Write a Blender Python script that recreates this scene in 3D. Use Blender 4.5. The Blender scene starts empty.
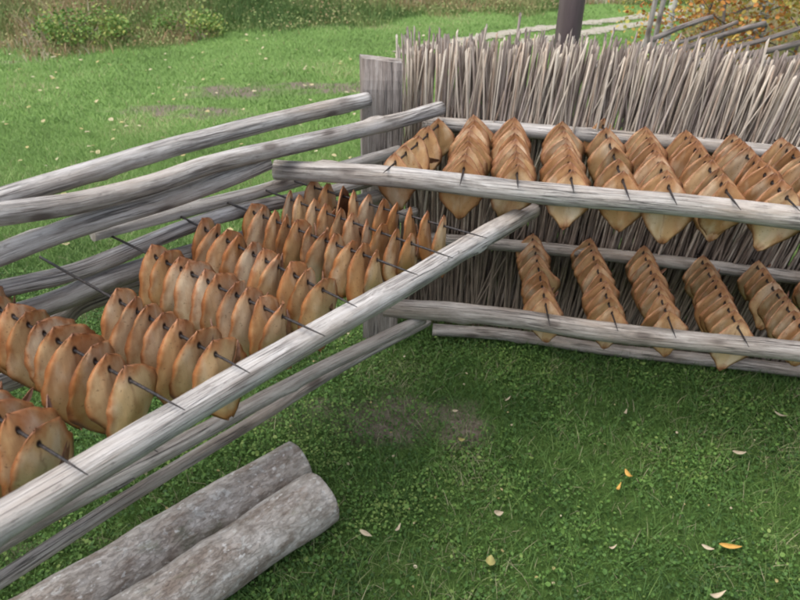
import bpy, math, random
import numpy as np
from mathutils import Vector, Matrix, noise as mnoise
random.seed(7); rng = np.random.default_rng(7)
R = math.radians
S = bpy.context.scene
COL = S.collection

# ------------------------------------------------------------------ camera, sky, sun, exposure
CAM_H, FPX, PITCH, ROLL = 1.65, 680.0, R(30.5), R(1.2)
fw = Vector((0, math.cos(PITCH), -math.sin(PITCH))); up = Vector((0, math.sin(PITCH), math.cos(PITCH))); rt = Vector((1, 0, 0))
cx_ = rt*math.cos(ROLL) + up*math.sin(ROLL); cy_ = -rt*math.sin(ROLL) + up*math.cos(ROLL)
cam = bpy.data.cameras.new('camera'); camo = bpy.data.objects.new('camera', cam); COL.objects.link(camo)
m = Matrix((cx_, cy_, -fw)).transposed().to_4x4(); m.translation = (0, 0, CAM_H); camo.matrix_world = m
cam.sensor_width = 36; cam.lens = 36*FPX/800; cam.clip_end = 500; cam.clip_start = .05
cam.dof.use_dof = True; cam.dof.focus_distance = 2.1; cam.dof.aperture_fstop = 5.6
S.camera = camo
W = bpy.data.worlds.new('World'); S.world = W; W.use_nodes = True
nt = W.node_tree; bg = nt.nodes['Background']
sky = nt.nodes.new('ShaderNodeTexSky'); sky.sky_type = 'NISHITA'; sky.sun_disc = False
SUN_EL, SUN_AZ = R(66), R(-115)
sky.sun_elevation = SUN_EL; sky.sun_rotation = SUN_AZ; sky.dust_density = 4; sky.air_density = 1.0; sky.ozone_density = .6
hs = nt.nodes.new('ShaderNodeHueSaturation'); hs.inputs['Saturation'].default_value = .55   # thin high cloud: a paler sky
nt.links.new(sky.outputs[0], hs.inputs['Color']); nt.links.new(hs.outputs[0], bg.inputs[0]); bg.inputs[1].default_value = .15
sl = bpy.data.lights.new('sun', 'SUN'); sl.energy = .8; sl.angle = R(50); sl.color = (1, .95, .88)
so = bpy.data.objects.new('sun', sl); COL.objects.link(so)
sd = Vector((math.sin(SUN_AZ)*math.cos(SUN_EL), math.cos(SUN_AZ)*math.cos(SUN_EL), math.sin(SUN_EL)))
so.rotation_euler = sd.to_track_quat('Z', 'Y').to_euler()
S.view_settings.view_transform = 'Standard'; S.view_settings.look = 'None'; S.view_settings.exposure = 0.84; S.view_settings.gamma = 1
S.cycles.max_bounces = 6; S.cycles.diffuse_bounces = 3; S.cycles.glossy_bounces = 2
S.cycles.pixel_filter_type = 'BLACKMAN_HARRIS'; S.cycles.filter_width = 2.0

# ------------------------------------------------------------------ survey helpers: sight lines met with a height or an upright plane
def ray(x, y):
    a, b = x-400, -(y-300)
    return fw*FPX + cx_*a + cy_*b
CAM = Vector((0, 0, CAM_H))
def atz(x, y, z): d = ray(x, y); return CAM + d*((z-CAM_H)/d.z)
def atp(x, y, p, q):
    n = Vector((-(q.y-p.y), q.x-p.x, 0)); d = ray(x, y)
    return CAM + d*(n.dot(Vector(p)-CAM)/n.dot(d))

# ------------------------------------------------------------------ object helpers
def tag(o, label=None, cat=None, group=None, kind=None):
    if label: o['label'] = label
    if cat: o['category'] = cat
    if group: o['group'] = group
    if kind: o['kind'] = kind
    return o
def link(name, me, mat=None, parent=None, loc=None):
    o = bpy.data.objects.new(name, me); COL.objects.link(o)
    if mat and me and not me.materials: me.materials.append(mat)
    if parent: o.parent = parent
    if loc is not None: o.location = loc
    return o
def empty(name, loc, *a, **k):
    o = bpy.data.objects.new(name, None); COL.objects.link(o); o.location = loc; o.empty_display_size = .1
    return tag(o, *a, **k)
def np_mesh(name, verts, faces, attrs=None, smooth=False):
    """faces: (n,k) int array; attrs: dict name->(n,) or (n,3) per-vertex"""
    me = bpy.data.meshes.new(name); verts = np.asarray(verts, np.float32); faces = np.asarray(faces, np.int32)
    me.vertices.add(len(verts)); me.vertices.foreach_set('co', verts.ravel())
    k = faces.shape[1]; me.loops.add(faces.size); me.loops.foreach_set('vertex_index', faces.ravel())
    me.polygons.add(len(faces)); me.polygons.foreach_set('loop_start', np.arange(0, faces.size, k, dtype=np.int32))
    me.polygons.foreach_set('loop_total', np.full(len(faces), k, np.int32))
    if smooth: me.polygons.foreach_set('use_smooth', np.ones(len(faces), bool))
    me.update(calc_edges=True)
    for n, a in (attrs or {}).items():
        a = np.asarray(a, np.float32)
        if a.ndim == 1: t = me.attributes.new(n, 'FLOAT', 'POINT'); t.data.foreach_set('value', a)
        else: t = me.attributes.new(n, 'FLOAT_VECTOR', 'POINT'); t.data.foreach_set('vector', a.ravel())
    return me
def vnoise(x, y, seed=0):
    xi = np.floor(x).astype(np.int64); yi = np.floor(y).astype(np.int64); fx = x-xi; fy = y-yi
    fx = fx*fx*(3-2*fx); fy = fy*fy*(3-2*fy)
    def h(a, b):
        v = (a*374761393 + b*668265263 + seed*1442695041) & 0x7fffffff
        v = ((v ^ (v >> 13))*1274126177) & 0x7fffffff
        return ((v ^ (v >> 16)) & 0xffff)/65535.
    return (h(xi, yi)*(1-fx)+h(xi+1, yi)*fx)*(1-fy)+(h(xi, yi+1)*(1-fx)+h(xi+1, yi+1)*fx)*fy
def fbm(x, y, seed=0, o=4):
    s = 0; a = .5
    for i in range(o): s = s+a*vnoise(x*2**i, y*2**i, seed+i); a *= .5
    return s/(1-.5**o)

# ------------------------------------------------------------------ materials
class NT:
    def __init__(s, name, rough=.8, spec=.3):
        s.m = bpy.data.materials.new(name); s.m.use_nodes = True; s.t = s.m.node_tree; s.b = s.t.nodes['Principled BSDF']
        s.b.inputs['Roughness'].default_value = rough; s.b.inputs['Specular IOR Level'].default_value = spec
    def n(s, ty, **k):
        d = s.t.nodes.new('ShaderNode'+ty)
        for a, v in k.items():
            if a.startswith('_'): setattr(d, a[1:], v)
        return d
    def l(s, a, b): s.t.links.new(a, b)
    def attr(s, name, out='Vector'): d = s.n('Attribute', _attribute_name=name); return d.outputs[out]
    def vec(s, src, sc=(1, 1, 1), loc=(0, 0, 0)):
        d = s.n('Mapping'); s.l(src, d.inputs[0]); d.inputs['Scale'].default_value = sc; d.inputs['Location'].default_value = loc; return d.outputs[0]
    def noise(s, v, scale, detail=4, rough=.6, out='Fac'):
        d = s.n('TexNoise'); s.l(v, d.inputs['Vector']); d.inputs['Scale'].default_value = scale; d.inputs['Detail'].default_value = detail; d.inputs['Roughness'].default_value = rough; return d.outputs[out]
    def voro(s, v, scale, feat='F1', out='Distance'):
        d = s.n('TexVoronoi', _feature=feat); s.l(v, d.inputs['Vector']); d.inputs['Scale'].default_value = scale; return d.outputs[out]
    def ramp(s, f, stops):
        d = s.n('ValToRGB'); s.l(f, d.inputs[0]); e = d.color_ramp.elements
        while len(e) < len(stops): e.new(.5)
        for q, (p, c) in zip(e, stops): q.position = p; q.color = (*c, 1) if len(c) == 3 else c
        return d.outputs[0]
    def mr(s, f, a, b, c=0., d_=1.):
        d = s.n('MapRange'); s.l(f, d.inputs[0])
        for i, v in zip((1, 2, 3, 4), (a, b, c, d_)): d.inputs[i].default_value = v
        return d.outputs[0]
    def math(s, op, a, b):
        d = s.n('Math', _operation=op)
        for i, v in enumerate((a, b)):
            if hasattr(v, 'links'): s.l(v, d.inputs[i])
            else: d.inputs[i].default_value = v
        return d.outputs[0]
    def mix(s, f, a, b, ty='MIX'):
        d = s.n('Mix', _data_type='RGBA', _blend_type=ty)
        for i, v in ((0, f), (6, a), (7, b)):
            if hasattr(v, 'links'): s.l(v, d.inputs[i])
            elif i: d.inputs[i].default_value = (*v, 1)
            else: d.inputs[i].default_value = v
        return d.outputs[2]
    def bump(s, h, st, dist):
        d = s.n('Bump'); s.l(h, d.inputs['Height']); d.inputs['Strength'].default_value = st; d.inputs['Distance'].default_value = dist; s.l(d.outputs[0], s.b.inputs['Normal'])
    def rnd(s): return s.n('ObjectInfo').outputs['Random']
    def grainvec(s):
        a = s.attr('grain'); r = s.n('ObjectInfo').outputs['Random']; c = s.n('CombineXYZ'); s.l(s.math('MULTIPLY', r, 37.), c.inputs[0])
        d = s.n('VectorMath', _operation='ADD'); s.l(a, d.inputs[0]); s.l(c.outputs[0], d.inputs[1]); return d.outputs[0]
    def col(s, c): s.l(c, s.b.inputs['Base Color'])

def wood_mat(name, dark, mid, light, warm, knots=True, warmamt=.5):
    t = NT(name, .78, .25); g = t.grainvec()
    fine = t.noise(t.vec(g, (9, 190, 190)), 1.0, 6, .7)
    streak = t.noise(t.vec(g, (3.2, 48, 48)), 1.0, 5, .7)
    big = t.noise(t.vec(g, (2.2, 9, 9)), 1.0, 3, .55)
    c = t.ramp(t.math('ADD', t.math('MULTIPLY', fine, .5), t.math('MULTIPLY', streak, .5)), [(.37, dark), (.5, mid), (.62, light)])
    c = t.mix(t.math('MULTIPLY', t.mr(big, .45, .68), warmamt), c, warm, 'MIX')
    patch = t.noise(t.vec(g, (7, 22, 22), (3, 1, 5)), 1.0, 4, .7)
    c = t.mix(t.mr(patch, .54, .68, 0, .6), c, dark)
    spk = t.noise(t.vec(g, (40, 120, 120), (5, 2, 8)), 1.0, 3, .6); c = t.mix(t.mr(spk, .62, .72, 0, .45), c, (.11, .095, .085))
    crack = t.noise(t.vec(g, (1.6, 85, 85), (9, 3, 1)), 1.0, 3, .5)
    ck = t.mr(t.math('ABSOLUTE', t.math('SUBTRACT', crack, .5), 0), 0.0, .03, 1, 0)
    ckm = t.math('MULTIPLY', ck, t.mr(t.noise(t.vec(g, (3, 8, 8), (1, 7, 2)), 1.0, 2), .42, .56))
    c = t.mix(t.math('MULTIPLY', ckm, .75), c, (.05, .045, .045))
    h = t.math('SUBTRACT', t.math('ADD', fine, t.math('MULTIPLY', streak, .8)), t.math('MULTIPLY', ckm, 1.2))
    if knots:
        k = t.voro(t.vec(g, (5.5, 13, 13)), 1.0); km = t.mr(k, .10, .20, 1, 0)
        c = t.mix(t.math('MULTIPLY', km, .8), c, (.09, .075, .07))
        sm = t.mr(k, .2, .45, .28, 0); c = t.mix(sm, c, (.2, .16, .13))
    t.col(c); t.bump(h, .8, .005)
    return t.m
M_POLE = wood_mat('weathered_pole_wood', (.21, .19, .17), (.45, .425, .40), (.64, .625, .605), (.38, .30, .225))
M_POLE_D = wood_mat('darker_pole_wood', (.17, .15, .13), (.37, .34, .31), (.53, .50, .465), (.33, .255, .19))
M_POST = wood_mat('hewn_post_wood', (.12, .10, .09), (.27, .235, .215), (.42, .385, .36), (.27, .20, .16), knots=False)

def stick_mat():
    t = NT('dry_stick_bark_shade', .75, .25); g = t.grainvec(); r = t.rnd()
    a = t.ramp(r, [(0, (.42, .345, .27)), (.3, (.58, .51, .43)), (.55, (.47, .38, .30)), (.75, (.57, .51, .43)), (.9, (.34, .22, .15)), (1, (.54, .46, .38))])
    n = t.noise(t.vec(g, (22, 60, 60)), 1.0, 4, .7); c = t.mix(t.mr(n, .3, .72, 0, .7), a, (.56, .505, .43))
    sx = t.n('SeparateXYZ'); t.l(t.attr('grain'), sx.inputs[0])     # shade under the racks painted brown low down, tips paler, height varies per stick
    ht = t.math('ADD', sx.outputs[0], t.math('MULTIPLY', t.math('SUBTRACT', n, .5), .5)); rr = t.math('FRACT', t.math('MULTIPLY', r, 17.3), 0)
    low_shade = t.mr(t.math('SUBTRACT', ht, t.math('MULTIPLY', rr, .45)), .30, .42, 1, 0)
    c = t.mix(t.math('MULTIPLY', low_shade, .9), c, t.mix(t.mr(n, .35, .65), (.15, .115, .09), (.27, .21, .17)))
    n2 = t.noise(t.vec(g, (9, 30, 30), (5, 5, 5)), 1.0, 3, .7); c = t.mix(t.mr(n2, .5, .7, 0, .75), c, (.13, .095, .075))
    t.col(c); t.bump(n, .5, .002); return t.m
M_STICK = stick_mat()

def bark_mat():
    t = NT('lichened_log_bark', .9, .15); g = t.grainvec()
    v = t.noise(t.vec(g, (22, 40, 40)), 1.0, 6, .62)
    c = t.ramp(v, [(.28, (.27, .235, .20)), (.45, (.42, .38, .335)), (.6, (.53, .49, .445)), (.75, (.72, .70, .66))])
    big = t.noise(t.vec(g, (4, 7, 7)), 1.0, 3); c = t.mix(t.mr(big, .5, .66, 0, .6), c, (.31, .235, .175))
    li = t.noise(t.vec(g, (30, 34, 34), (3, 3, 3)), 1.0, 4, .5); c = t.mix(t.mr(li, .62, .66, 0, .7), c, (.62, .61, .57))
    br = t.noise(t.vec(g, (9, 16, 16), (2, 6, 3)), 1.0, 5, .7); c = t.mix(t.mr(br, .52, .62, 0, .65), c, (.22, .165, .125))
    wh = t.noise(t.vec(g, (46, 60, 60), (1, 4, 3)), 1.0, 3, .5); c = t.mix(t.mr(wh, .64, .69, 0, .7), c, (.78, .77, .74))
    mo = t.noise(t.vec(g, (6, 9, 9), (7, 1, 3)), 1.0, 5, .7); c = t.mix(t.mr(mo, .58, .7, 0, .5), c, (.14, .17, .09))
    fl = t.noise(t.vec(g, (22, 60, 60), (2, 8, 1)), 1.0, 6, .75); em = t.mr(t.math('ABSOLUTE', t.math('SUBTRACT', fl, .5), 0), 0, .035, 1, 0)
    c = t.mix(t.math('MULTIPLY', em, t.mr(big, .35, .6, .05, .4)), c, (.12, .10, .09))
    t.col(c); t.bump(t.math('SUBTRACT', v, t.math('MULTIPLY', em, .25)), .7, .006); return t.m
M_BARK = bark_mat()
def cut_mat():
    t = NT('grey_sawn_end', .85); g = t.n('TexCoord').outputs['Object']
    n = t.noise(g, 60, 5); t.col(t.ramp(n, [(.3, (.22, .19, .16)), (.7, (.42, .39, .35))])); t.bump(n, .3, .003); return t.m
M_CUT = cut_mat()

def fish_mat(name, ramp, rimc, rim0):
    t = NT(name, .48, .4); oc = t.n('TexCoord').outputs['Object']; r = t.rnd()
    off = t.n('CombineXYZ'); t.l(t.math('MULTIPLY', r, 23.), off.inputs[0]); t.l(t.math('MULTIPLY', r, 11.), off.inputs[2])
    ad = t.n('VectorMath', _operation='ADD'); t.l(oc, ad.inputs[0]); t.l(off.outputs[0], ad.inputs[1]); p = ad.outputs[0]
    rim = t.attr('rim', 'Fac'); back = t.attr('back', 'Fac')
    flesh = t.ramp(r, ramp)
    n1 = t.noise(t.vec(p, (1, 1, .45)), 26, 4, .6)
    c = t.mix(t.mr(n1, .5, .72, 0, .7), flesh, (.42, .19, .075))
    n0 = t.noise(t.vec(p, (1, 1, .5), (4, 4, 4)), 18, 3, .5); c = t.mix(t.mr(n0, .5, .68, 0, .6), c, (.72, .60, .44))
    e = t.math('ADD', rim, t.math('MULTIPLY', t.math('SUBTRACT', t.noise(p, 34, 3), .5), .9))
    c = t.mix(t.mr(e, rim0, rim0+.5, 0, .9), c, rimc)
    c = t.mix(t.mr(e, .8, 1.1, 0, .75), c, (.15, .06, .032))
    bk = t.ramp(t.noise(p, 45, 4, .7), [(.3, (.10, .045, .025)), (.55, (.21, .095, .05)), (.75, (.33, .17, .09))])
    c = t.mix(back, c, bk)
    sxy = t.n('SeparateXYZ'); t.l(oc, sxy.inputs[0]); cr = t.math('ABSOLUTE', t.math('ADD', sxy.outputs[0], t.math('MULTIPLY', t.math('SUBTRACT', t.noise(t.vec(p, (0, 0, 1)), 30, 2), .5), .02)), 0)
    c = t.mix(t.math('MULTIPLY', t.mr(cr, 0, .0035, .55, 0), t.mr(t.noise(p, 14, 2), .4, .6)), c, (.26, .11, .05))
    sp = t.noise(p, 190, 2, .5); c = t.mix(t.mr(sp, .66, .72, 0, .6), c, (.12, .045, .02))
    ln = t.n('VectorMath', _operation='LENGTH'); mm = t.vec(oc, (1, 0, .55)); t.l(mm, ln.inputs[0])
    c = t.mix(t.mr(ln.outputs['Value'], .0032, .0052, 1, 0), c, (.03, .015, .01))
    st = t.noise(t.vec(p, (1, 1, .12)), 150, 3, .6)
    t.col(c); t.bump(t.math('ADD', t.noise(p, 90, 4, .6), st), .35, .002)
    t.l(t.mr(n1, .3, .7, .28, .52), t.b.inputs['Roughness']); return t.m
M_FISH = fish_mat('dried_fish_skin', [(0, (.64, .46, .26)), (.25, (.50, .29, .13)), (.5, (.74, .60, .41)), (.72, (.44, .225, .085)), (1, (.64, .44, .23))], (.36, .13, .038), .34)
M_FISH_B = fish_mat('browner_dried_fish_skin', [(0, (.54, .34, .165)), (.25, (.44, .24, .105)), (.5, (.63, .45, .25)), (.72, (.40, .20, .085)), (1, (.55, .35, .17))], (.29, .125, .05), .36)
def iron_mat():
    t = NT('rusty_iron_rod', .5, .5); oc = t.n('TexCoord').outputs['Object']; n = t.noise(oc, 120, 4)
    t.col(t.ramp(n, [(.4, (.018, .017, .018)), (.6, (.05, .042, .04)), (.75, (.10, .05, .03))])); t.b.inputs['Metallic'].default_value = .4; return t.m
M_IRON = iron_mat()
def leafy(name, stops, rough=.6, transl=.25, vein=False):
    """plants: colour from a per-plant tone value, a little light passing through"""
    t = NT(name, rough, .25); tone = t.attr('tone', 'Fac'); g = t.n('TexCoord').outputs['Object']
    c = t.ramp(tone, stops); n = t.noise(g, 9, 3); c = t.mix(t.mr(n, .35, .7, 0, .22), c, tuple(v*.55 for v in stops[0][1]))
    t.col(c); tr = t.n('BsdfTranslucent'); t.l(c, tr.inputs[0]); mx = t.n('MixShader'); mx.inputs[0].default_value = transl
    t.l(t.b.outputs[0], mx.inputs[1]); t.l(tr.outputs[0], mx.inputs[2]); t.l(mx.outputs[0], t.t.nodes['Material Output'].inputs[0]); return t.m
M_CLOVER = leafy('clover_leaf', [(0, (.038, .084, .023)), (.35, (.082, .175, .043)), (.7, (.155, .29, .066)), (1, (.28, .38, .11))])
M_BLADE = leafy('short_grass_blade', [(0, (.058, .12, .034)), (.5, (.125, .24, .06)), (.85, (.21, .32, .09)), (1, (.45, .41, .26))])
M_LAWN = leafy('lawn_grass_blade', [(0, (.15, .23, .075)), (.45, (.24, .385, .12)), (.8, (.34, .48, .17)), (1, (.52, .48, .28))])
M_WEED = leafy('tall_weed_stalk', [(0, (.11, .19, .06)), (.25, (.22, .31, .10)), (.45, (.35, .37, .16)), (.62, (.44, .34, .19)), (.78, (.44, .26, .15)), (1, (.60, .53, .40))], .8, .15)
M_BUSH = leafy('shrub_leaf', [(0, (.09, .18, .04)), (.5, (.20, .34, .08)), (1, (.42, .42, .12))])
M_AUTUMN = leafy('autumn_oak_leaf', [(0, (.42, .16, .05)), (.4, (.66, .30, .08)), (.7, (.74, .48, .13)), (1, (.55, .55, .15))])
M_YELLOW = leafy('yellow_green_leaf', [(0, (.28, .34, .08)), (.5, (.58, .54, .14)), (1, (.76, .58, .16))])
def fallen(name, c):
    t = NT(name, .65); g = t.n('TexCoord').outputs['Object']; n = t.noise(g, 60, 4); t.col(t.mix(t.mr(n, .4, .7, 0, .6), c, tuple(v*.5 for v in c))); return t.m
M_FP = fallen('pale_dead_leaf', (.52, .44, .31)); M_FO = fallen('orange_dead_leaf', (.62, .36, .09)); M_FY = fallen('yellowish_dead_leaf', (.36, .33, .12))

# ------------------------------------------------------------------ ground
NP_POST = Vector((-.06, 2.50, 0))
def bare(x, y):
    """1 on worn soil, 0 on turf"""
    b = np.zeros_like(x)
    for cx, cy, rx, ry, k in SPOTS:
        d = ((x-cx)/rx)**2+((y-cy)/ry)**2; b = np.maximum(b, np.clip(1.35-d, 0, 1)*k)
    b = b*np.clip((fbm(x*9, y*9, 11)-.15)*1.9, 0, 1.2)
    b = np.maximum(b, np.clip((fbm(x*1.9, y*1.9, 5)-.72)*4, 0, .3)*(y < 2.6)*(x < 1))
    return np.clip(b, 0, 1)
def sp(px, py, rx, ry, k): p = atz(px, py, 0); return (p.x, p.y, rx, ry, k)
SPOTS = [sp(425, 418, .30, .18, .72), sp(360, 405, .25, .16, .5), sp(300, 420, .3, .2, .3), sp(225, 92, .55, .3, .7), sp(310, 88, .8, .25, .7), sp(180, 112, .7, .25, .6),
         sp(80, 560, .35, .2, .3), sp(390, 85, .5, .3, .6), sp(15, 60, .4, .3, .4)]
def ground():
    xs = np.concatenate([np.linspace(-150, -12, 12), np.linspace(-10, 10, 161), np.linspace(12, 150, 12)])
    ys = np.concatenate([np.linspace(-60, -1, 10), np.linspace(0, 18, 145), np.linspace(20, 300, 14)])
    X, Y = np.meshgrid(xs, ys); Z = (fbm(X*.8, Y*.8, 3)-.5)*.03*(np.abs(X) < 10)*(Y > 0)*(Y < 18)
    V = np.stack([X.ravel(), Y.ravel(), Z.ravel()], 1); w = len(xs)
    i = (np.arange(len(ys)-1)[:, None]*w+np.arange(w-1)[None]).ravel()
    F = np.stack([i, i+1, i+w+1, i+w], 1)
    me = np_mesh('ground', V, F, {'worn': bare(X.ravel(), Y.ravel())}, True)
    t = NT('soil_and_moss', .95, .1); g = t.n('TexCoord').outputs['Object']
    n = t.noise(g, 5, 6, .7); n2 = t.noise(g, 60, 5, .75)
    soil = t.ramp(n2, [(.3, (.085, .07, .05)), (.5, (.185, .155, .12)), (.7, (.31, .27, .22))])
    green = t.ramp(n2, [(.3, (.035, .065, .018)), (.6, (.08, .145, .035)), (.8, (.13, .18, .06))])
    sep = t.n('SeparateXYZ'); t.l(g, sep.inputs[0])
    far = t.mr(sep.outputs[1], 3.2, 5.5)
    green = t.mix(far, green, t.ramp(n2, [(.3, (.10, .18, .05)), (.7, (.19, .31, .08))]))
    c = t.mix(t.mr(t.math('ADD', t.attr('worn', 'Fac'), t.math('MULTIPLY', t.math('SUBTRACT', n, .5), .9)), .15, .5), green, soil)
    t.col(c); t.bump(n2, .8, .015)
    o = link('ground', me, t.m); tag(o, kind='structure'); return o
ground()
def in_view(x, y, mx=1.0):
    return (np.abs(x) < .66*y+mx)
def gz(x, y): return (fbm(x*.8, y*.8, 3)-.5)*.03*(np.abs(x) < 10)*(y > 0)*(y < 18)

# two sandy wheel ruts of the track
def rut(a_pts, hw, seed):
    P = []
    pts = [atz(x, y, 0) for x, y in a_pts]
    for i in range(len(pts)-1):
        n = 40
        for k in range(n): P.append(pts[i].lerp(pts[i+1], k/n))
    V = []; F = []
    for k, p in enumerate(P):
        q = P[min(k+1, len(P)-1)]; pr = P[max(k-1, 0)]; d = (q-pr).normalized(); nn = Vector((-d.y, d.x, 0))
        w1 = hw*(.75+.6*mnoise.noise(Vector((k*.13, seed, 0)))+.3*mnoise.noise(Vector((k*.6, seed, 3)))); w2 = hw*(.75+.6*mnoise.noise(Vector((k*.13, seed, 9)))+.3*mnoise.noise(Vector((k*.6, seed, 7))))
        for s in (-w1, 0, w2):
            v = p+nn*s; V.append((v.x, v.y, float(gz(np.array([v.x]), np.array([v.y]))[0])+.012))
    for k in range(len(P)-1):
        for j in range(2): a = k*3+j; F.append((a, a+1, a+4, a+3))
    return V, F
def track():
    t = NT('pale_track_sand', .95, .1); g = t.n('TexCoord').outputs['Object']; n = t.noise(g, 14, 6, .7)
    c = t.ramp(n, [(.3, (.24, .22, .15)), (.5, (.36, .33, .27)), (.7, (.48, .45, .38))]); t.col(c); t.bump(n, .5, .02)
    root = None
    for k, (pp, hw) in enumerate([([(400, 54), (440, 45), (500, 34), (560, 27), (610, 21), (665, 13), (760, 4)], .21), ([(520, 44), (570, 36), (610, 29), (665, 21), (760, 10)], .22)]):
        V, F = rut(pp, hw, 5+k*9); me = bpy.data.meshes.new('wheel_rut'); me.from_pydata(V, [], F)
        o = link('wheel_rut', me, t.m); tag(o, kind='structure')
track()
RUTS = [[atz(x, y, 0) for x, y in pp] for pp in ([(400, 54), (500, 34), (665, 13), (760, 4)], [(520, 44), (610, 29), (665, 21), (760, 10)])]
def rutdist(x, y):
    d = np.full_like(x, 9.)
    for P in RUTS:
        for a, b in zip(P[:-1], P[1:]):
            vx, vy = b.x-a.x, b.y-a.y; t = np.clip(((x-a.x)*vx+(y-a.y)*vy)/(vx*vx+vy*vy), 0, 1)
            d = np.minimum(d, np.hypot(x-a.x-vx*t, y-a.y-vy*t))
    return d

# ------------------------------------------------------------------ poles, rails, sticks, logs
def tube(name, pts, rad, seg=12, step=.04, knots=0, rough=.0, taper=0., seed=0, flat=0., sag_jit=.0, mat=None, parent=None, cutmat=None, loc=None, slope_end=0.):
    """round timber through pts; 'grain' holds along / across coordinates"""
    rs = random.Random(seed*77+3); P = [Vector(p) for p in pts]
    if len(P) > 2:   # smooth through the points
        Q = []
        for i in range(len(P)-1):
            p0 = P[max(i-1, 0)]; p1 = P[i]; p2 = P[i+1]; p3 = P[min(i+2, len(P)-1)]
            n = max(2, int((p2-p1).length/step))
            for k in range(n):
                u = k/n; Q.append(.5*((2*p1)+(p2-p0)*u+(2*p0-5*p1+4*p2-p3)*u*u+(3*p1-p0-3*p2+p3)*u**3))
        Q.append(P[-1])
    else:
        n = max(2, int((P[1]-P[0]).length/step)); Q = [P[0].lerp(P[1], k/n) for k in range(n+1)]
    org = Q[0].copy(); L = [0]
    for i in range(1, len(Q)): L.append(L[-1]+(Q[i]-Q[i-1]).length)
    tot = L[-1]; kn = [(rs.uniform(.05, .95)*tot, rs.uniform(0, 6.28), rs.uniform(.2, .42)) for _ in range(knots)]
    V = []; G = []; so_ = rs.uniform(0, 100)
    ref = Vector((0, 0, 1))
    for i, q in enumerate(Q):
        d = (Q[min(i+1, len(Q)-1)]-Q[max(i-1, 0)]).normalized()
        if abs(d.z) > .8: ref = Vector((0, 1, 0))
        a = d.cross(ref).normalized(); b = a.cross(d)
        off = Vector((mnoise.noise(Vector((L[i]*2.1, so_, 0))), 0, mnoise.noise(Vector((L[i]*2.1, so_, 5)))))*sag_jit
        rr = rad*(1-taper*L[i]/tot)*(1+.06*mnoise.noise(Vector((L[i]*6, so_, 2))))
        endk = 1.0
        if cutmat is None: endk = .88 if i in (0, len(Q)-1) else 1
        for k in range(seg):
            th = k/seg*6.28318; r = rr*endk
            r *= 1+rough*mnoise.noise(Vector((L[i]*9, math.cos(th)*1.7+so_, math.sin(th)*1.7)))+rough*.5*mnoise.noise(Vector((L[i]*28, math.cos(th)*4+so_, math.sin(th)*4)))
            for ks, kt, kh in kn:
                dt = math.atan2(math.sin(th-kt), math.cos(th-kt)); r += rr*kh*math.exp(-((L[i]-ks)/.028)**2-(dt/.42)**2)
            if flat: r *= 1-flat*max(0, math.sin(th))**6
            v = q+a*(r*math.cos(th))+b*(r*math.sin(th))+off
            if slope_end and i == len(Q)-1: v += d*slope_end*math.cos(th)*rr
            V.append(v-org); G.append((L[i], r*math.cos(th), r*math.sin(th)))
    n = len(Q); F = [(i*seg+k, i*seg+(k+1) % seg, (i+1)*seg+(k+1) % seg, (i+1)*seg+k) for i in range(n-1) for k in range(seg)]
    F2 = [tuple(range(seg-1, -1, -1)), tuple(range((n-1)*seg, n*seg))]
    me = bpy.data.meshes.new(name); me.from_pydata(V, [], F+F2)
    for p in me.polygons[:len(F)]: p.use_smooth = True
    at = me.attributes.new('grain', 'FLOAT_VECTOR', 'POINT'); at.data.foreach_set('vector', [c for g in G for c in g])
    me.materials.append(mat)
    if cutmat:
        me.materials.append(cutmat)
        for p in me.polygons[len(F):]: p.material_index = 1
    o = link(name, me, None, parent); o.location = org-(parent.location if parent else Vector()); return o

# --- left fence of split rails
A = Vector((-.94, 1.43, 0)); B = Vector((.0, 2.41, 0))
def pl(off):  # upright plane of the fence pushed away by off
    n = Vector((-(B-A).y, (B-A).x, 0)).normalized(); return A+n*off, B+n*off
def onfence(pp, off):
    p, q = pl(off); return [atp(x, y, p, q) for x, y in pp]
def ext(pts, d0=0, d1=0):
    pts = [Vector(p) for p in pts]
    if d0: pts.insert(0, pts[0]+(pts[0]-pts[1]).normalized()*d0)
    if d1: pts.append(pts[-1]+(pts[-1]-pts[-2]).normalized()*d1)
    return pts
rf = empty('rail_fence', (-.06, 2.5, 0), 'grey split rail fence of long crooked poles beside the fish rows, running off left', 'fence')
rails = [
    ([(0, 200), (80, 177), (160, 151), (240, 129), (300, 115), (368, 99)], .10, .029, M_POLE, 1.0, 4),
    ([(0, 213), (75, 201), (150, 184), (215, 163), (300, 144), (390, 124), (441, 107)], -.03, .0285, M_POLE, 1.0, 4),
    ([(0, 254), (75, 228), (150, 205), (225, 180), (266, 163)], -.02, .028, M_POLE, .9, 6),
    ([(92, 233), (175, 214), (287, 184), (398, 150)], .035, .022, M_POLE, 0, 2),
    ([(0, 290), (75, 270), (150, 240), (218, 218), (345, 187), (392, 172)], -.012, .0235, M_POLE, .4, 4),
    ([(0, 322), (60, 300), (140, 270), (378, 197)], -.01, .030, M_POLE_D, .4, 2),
    ([(0, 346), (60, 323), (134, 288), (415, 213)], .02, .026, M_POLE_D, .3, 2),
    ([(0, 385), (134, 335), (400, 262)], .02, .028, M_POLE_D, .4, 2),
]
for i, (pp, off, r, mt, e0, kn) in enumerate(rails):
    tube('rail', ext(onfence(pp, off), e0), r, 14, .03, kn, .05, .08, 20+i, sag_jit=.012, mat=mt, parent=rf, cutmat=M_CUT)
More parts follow.
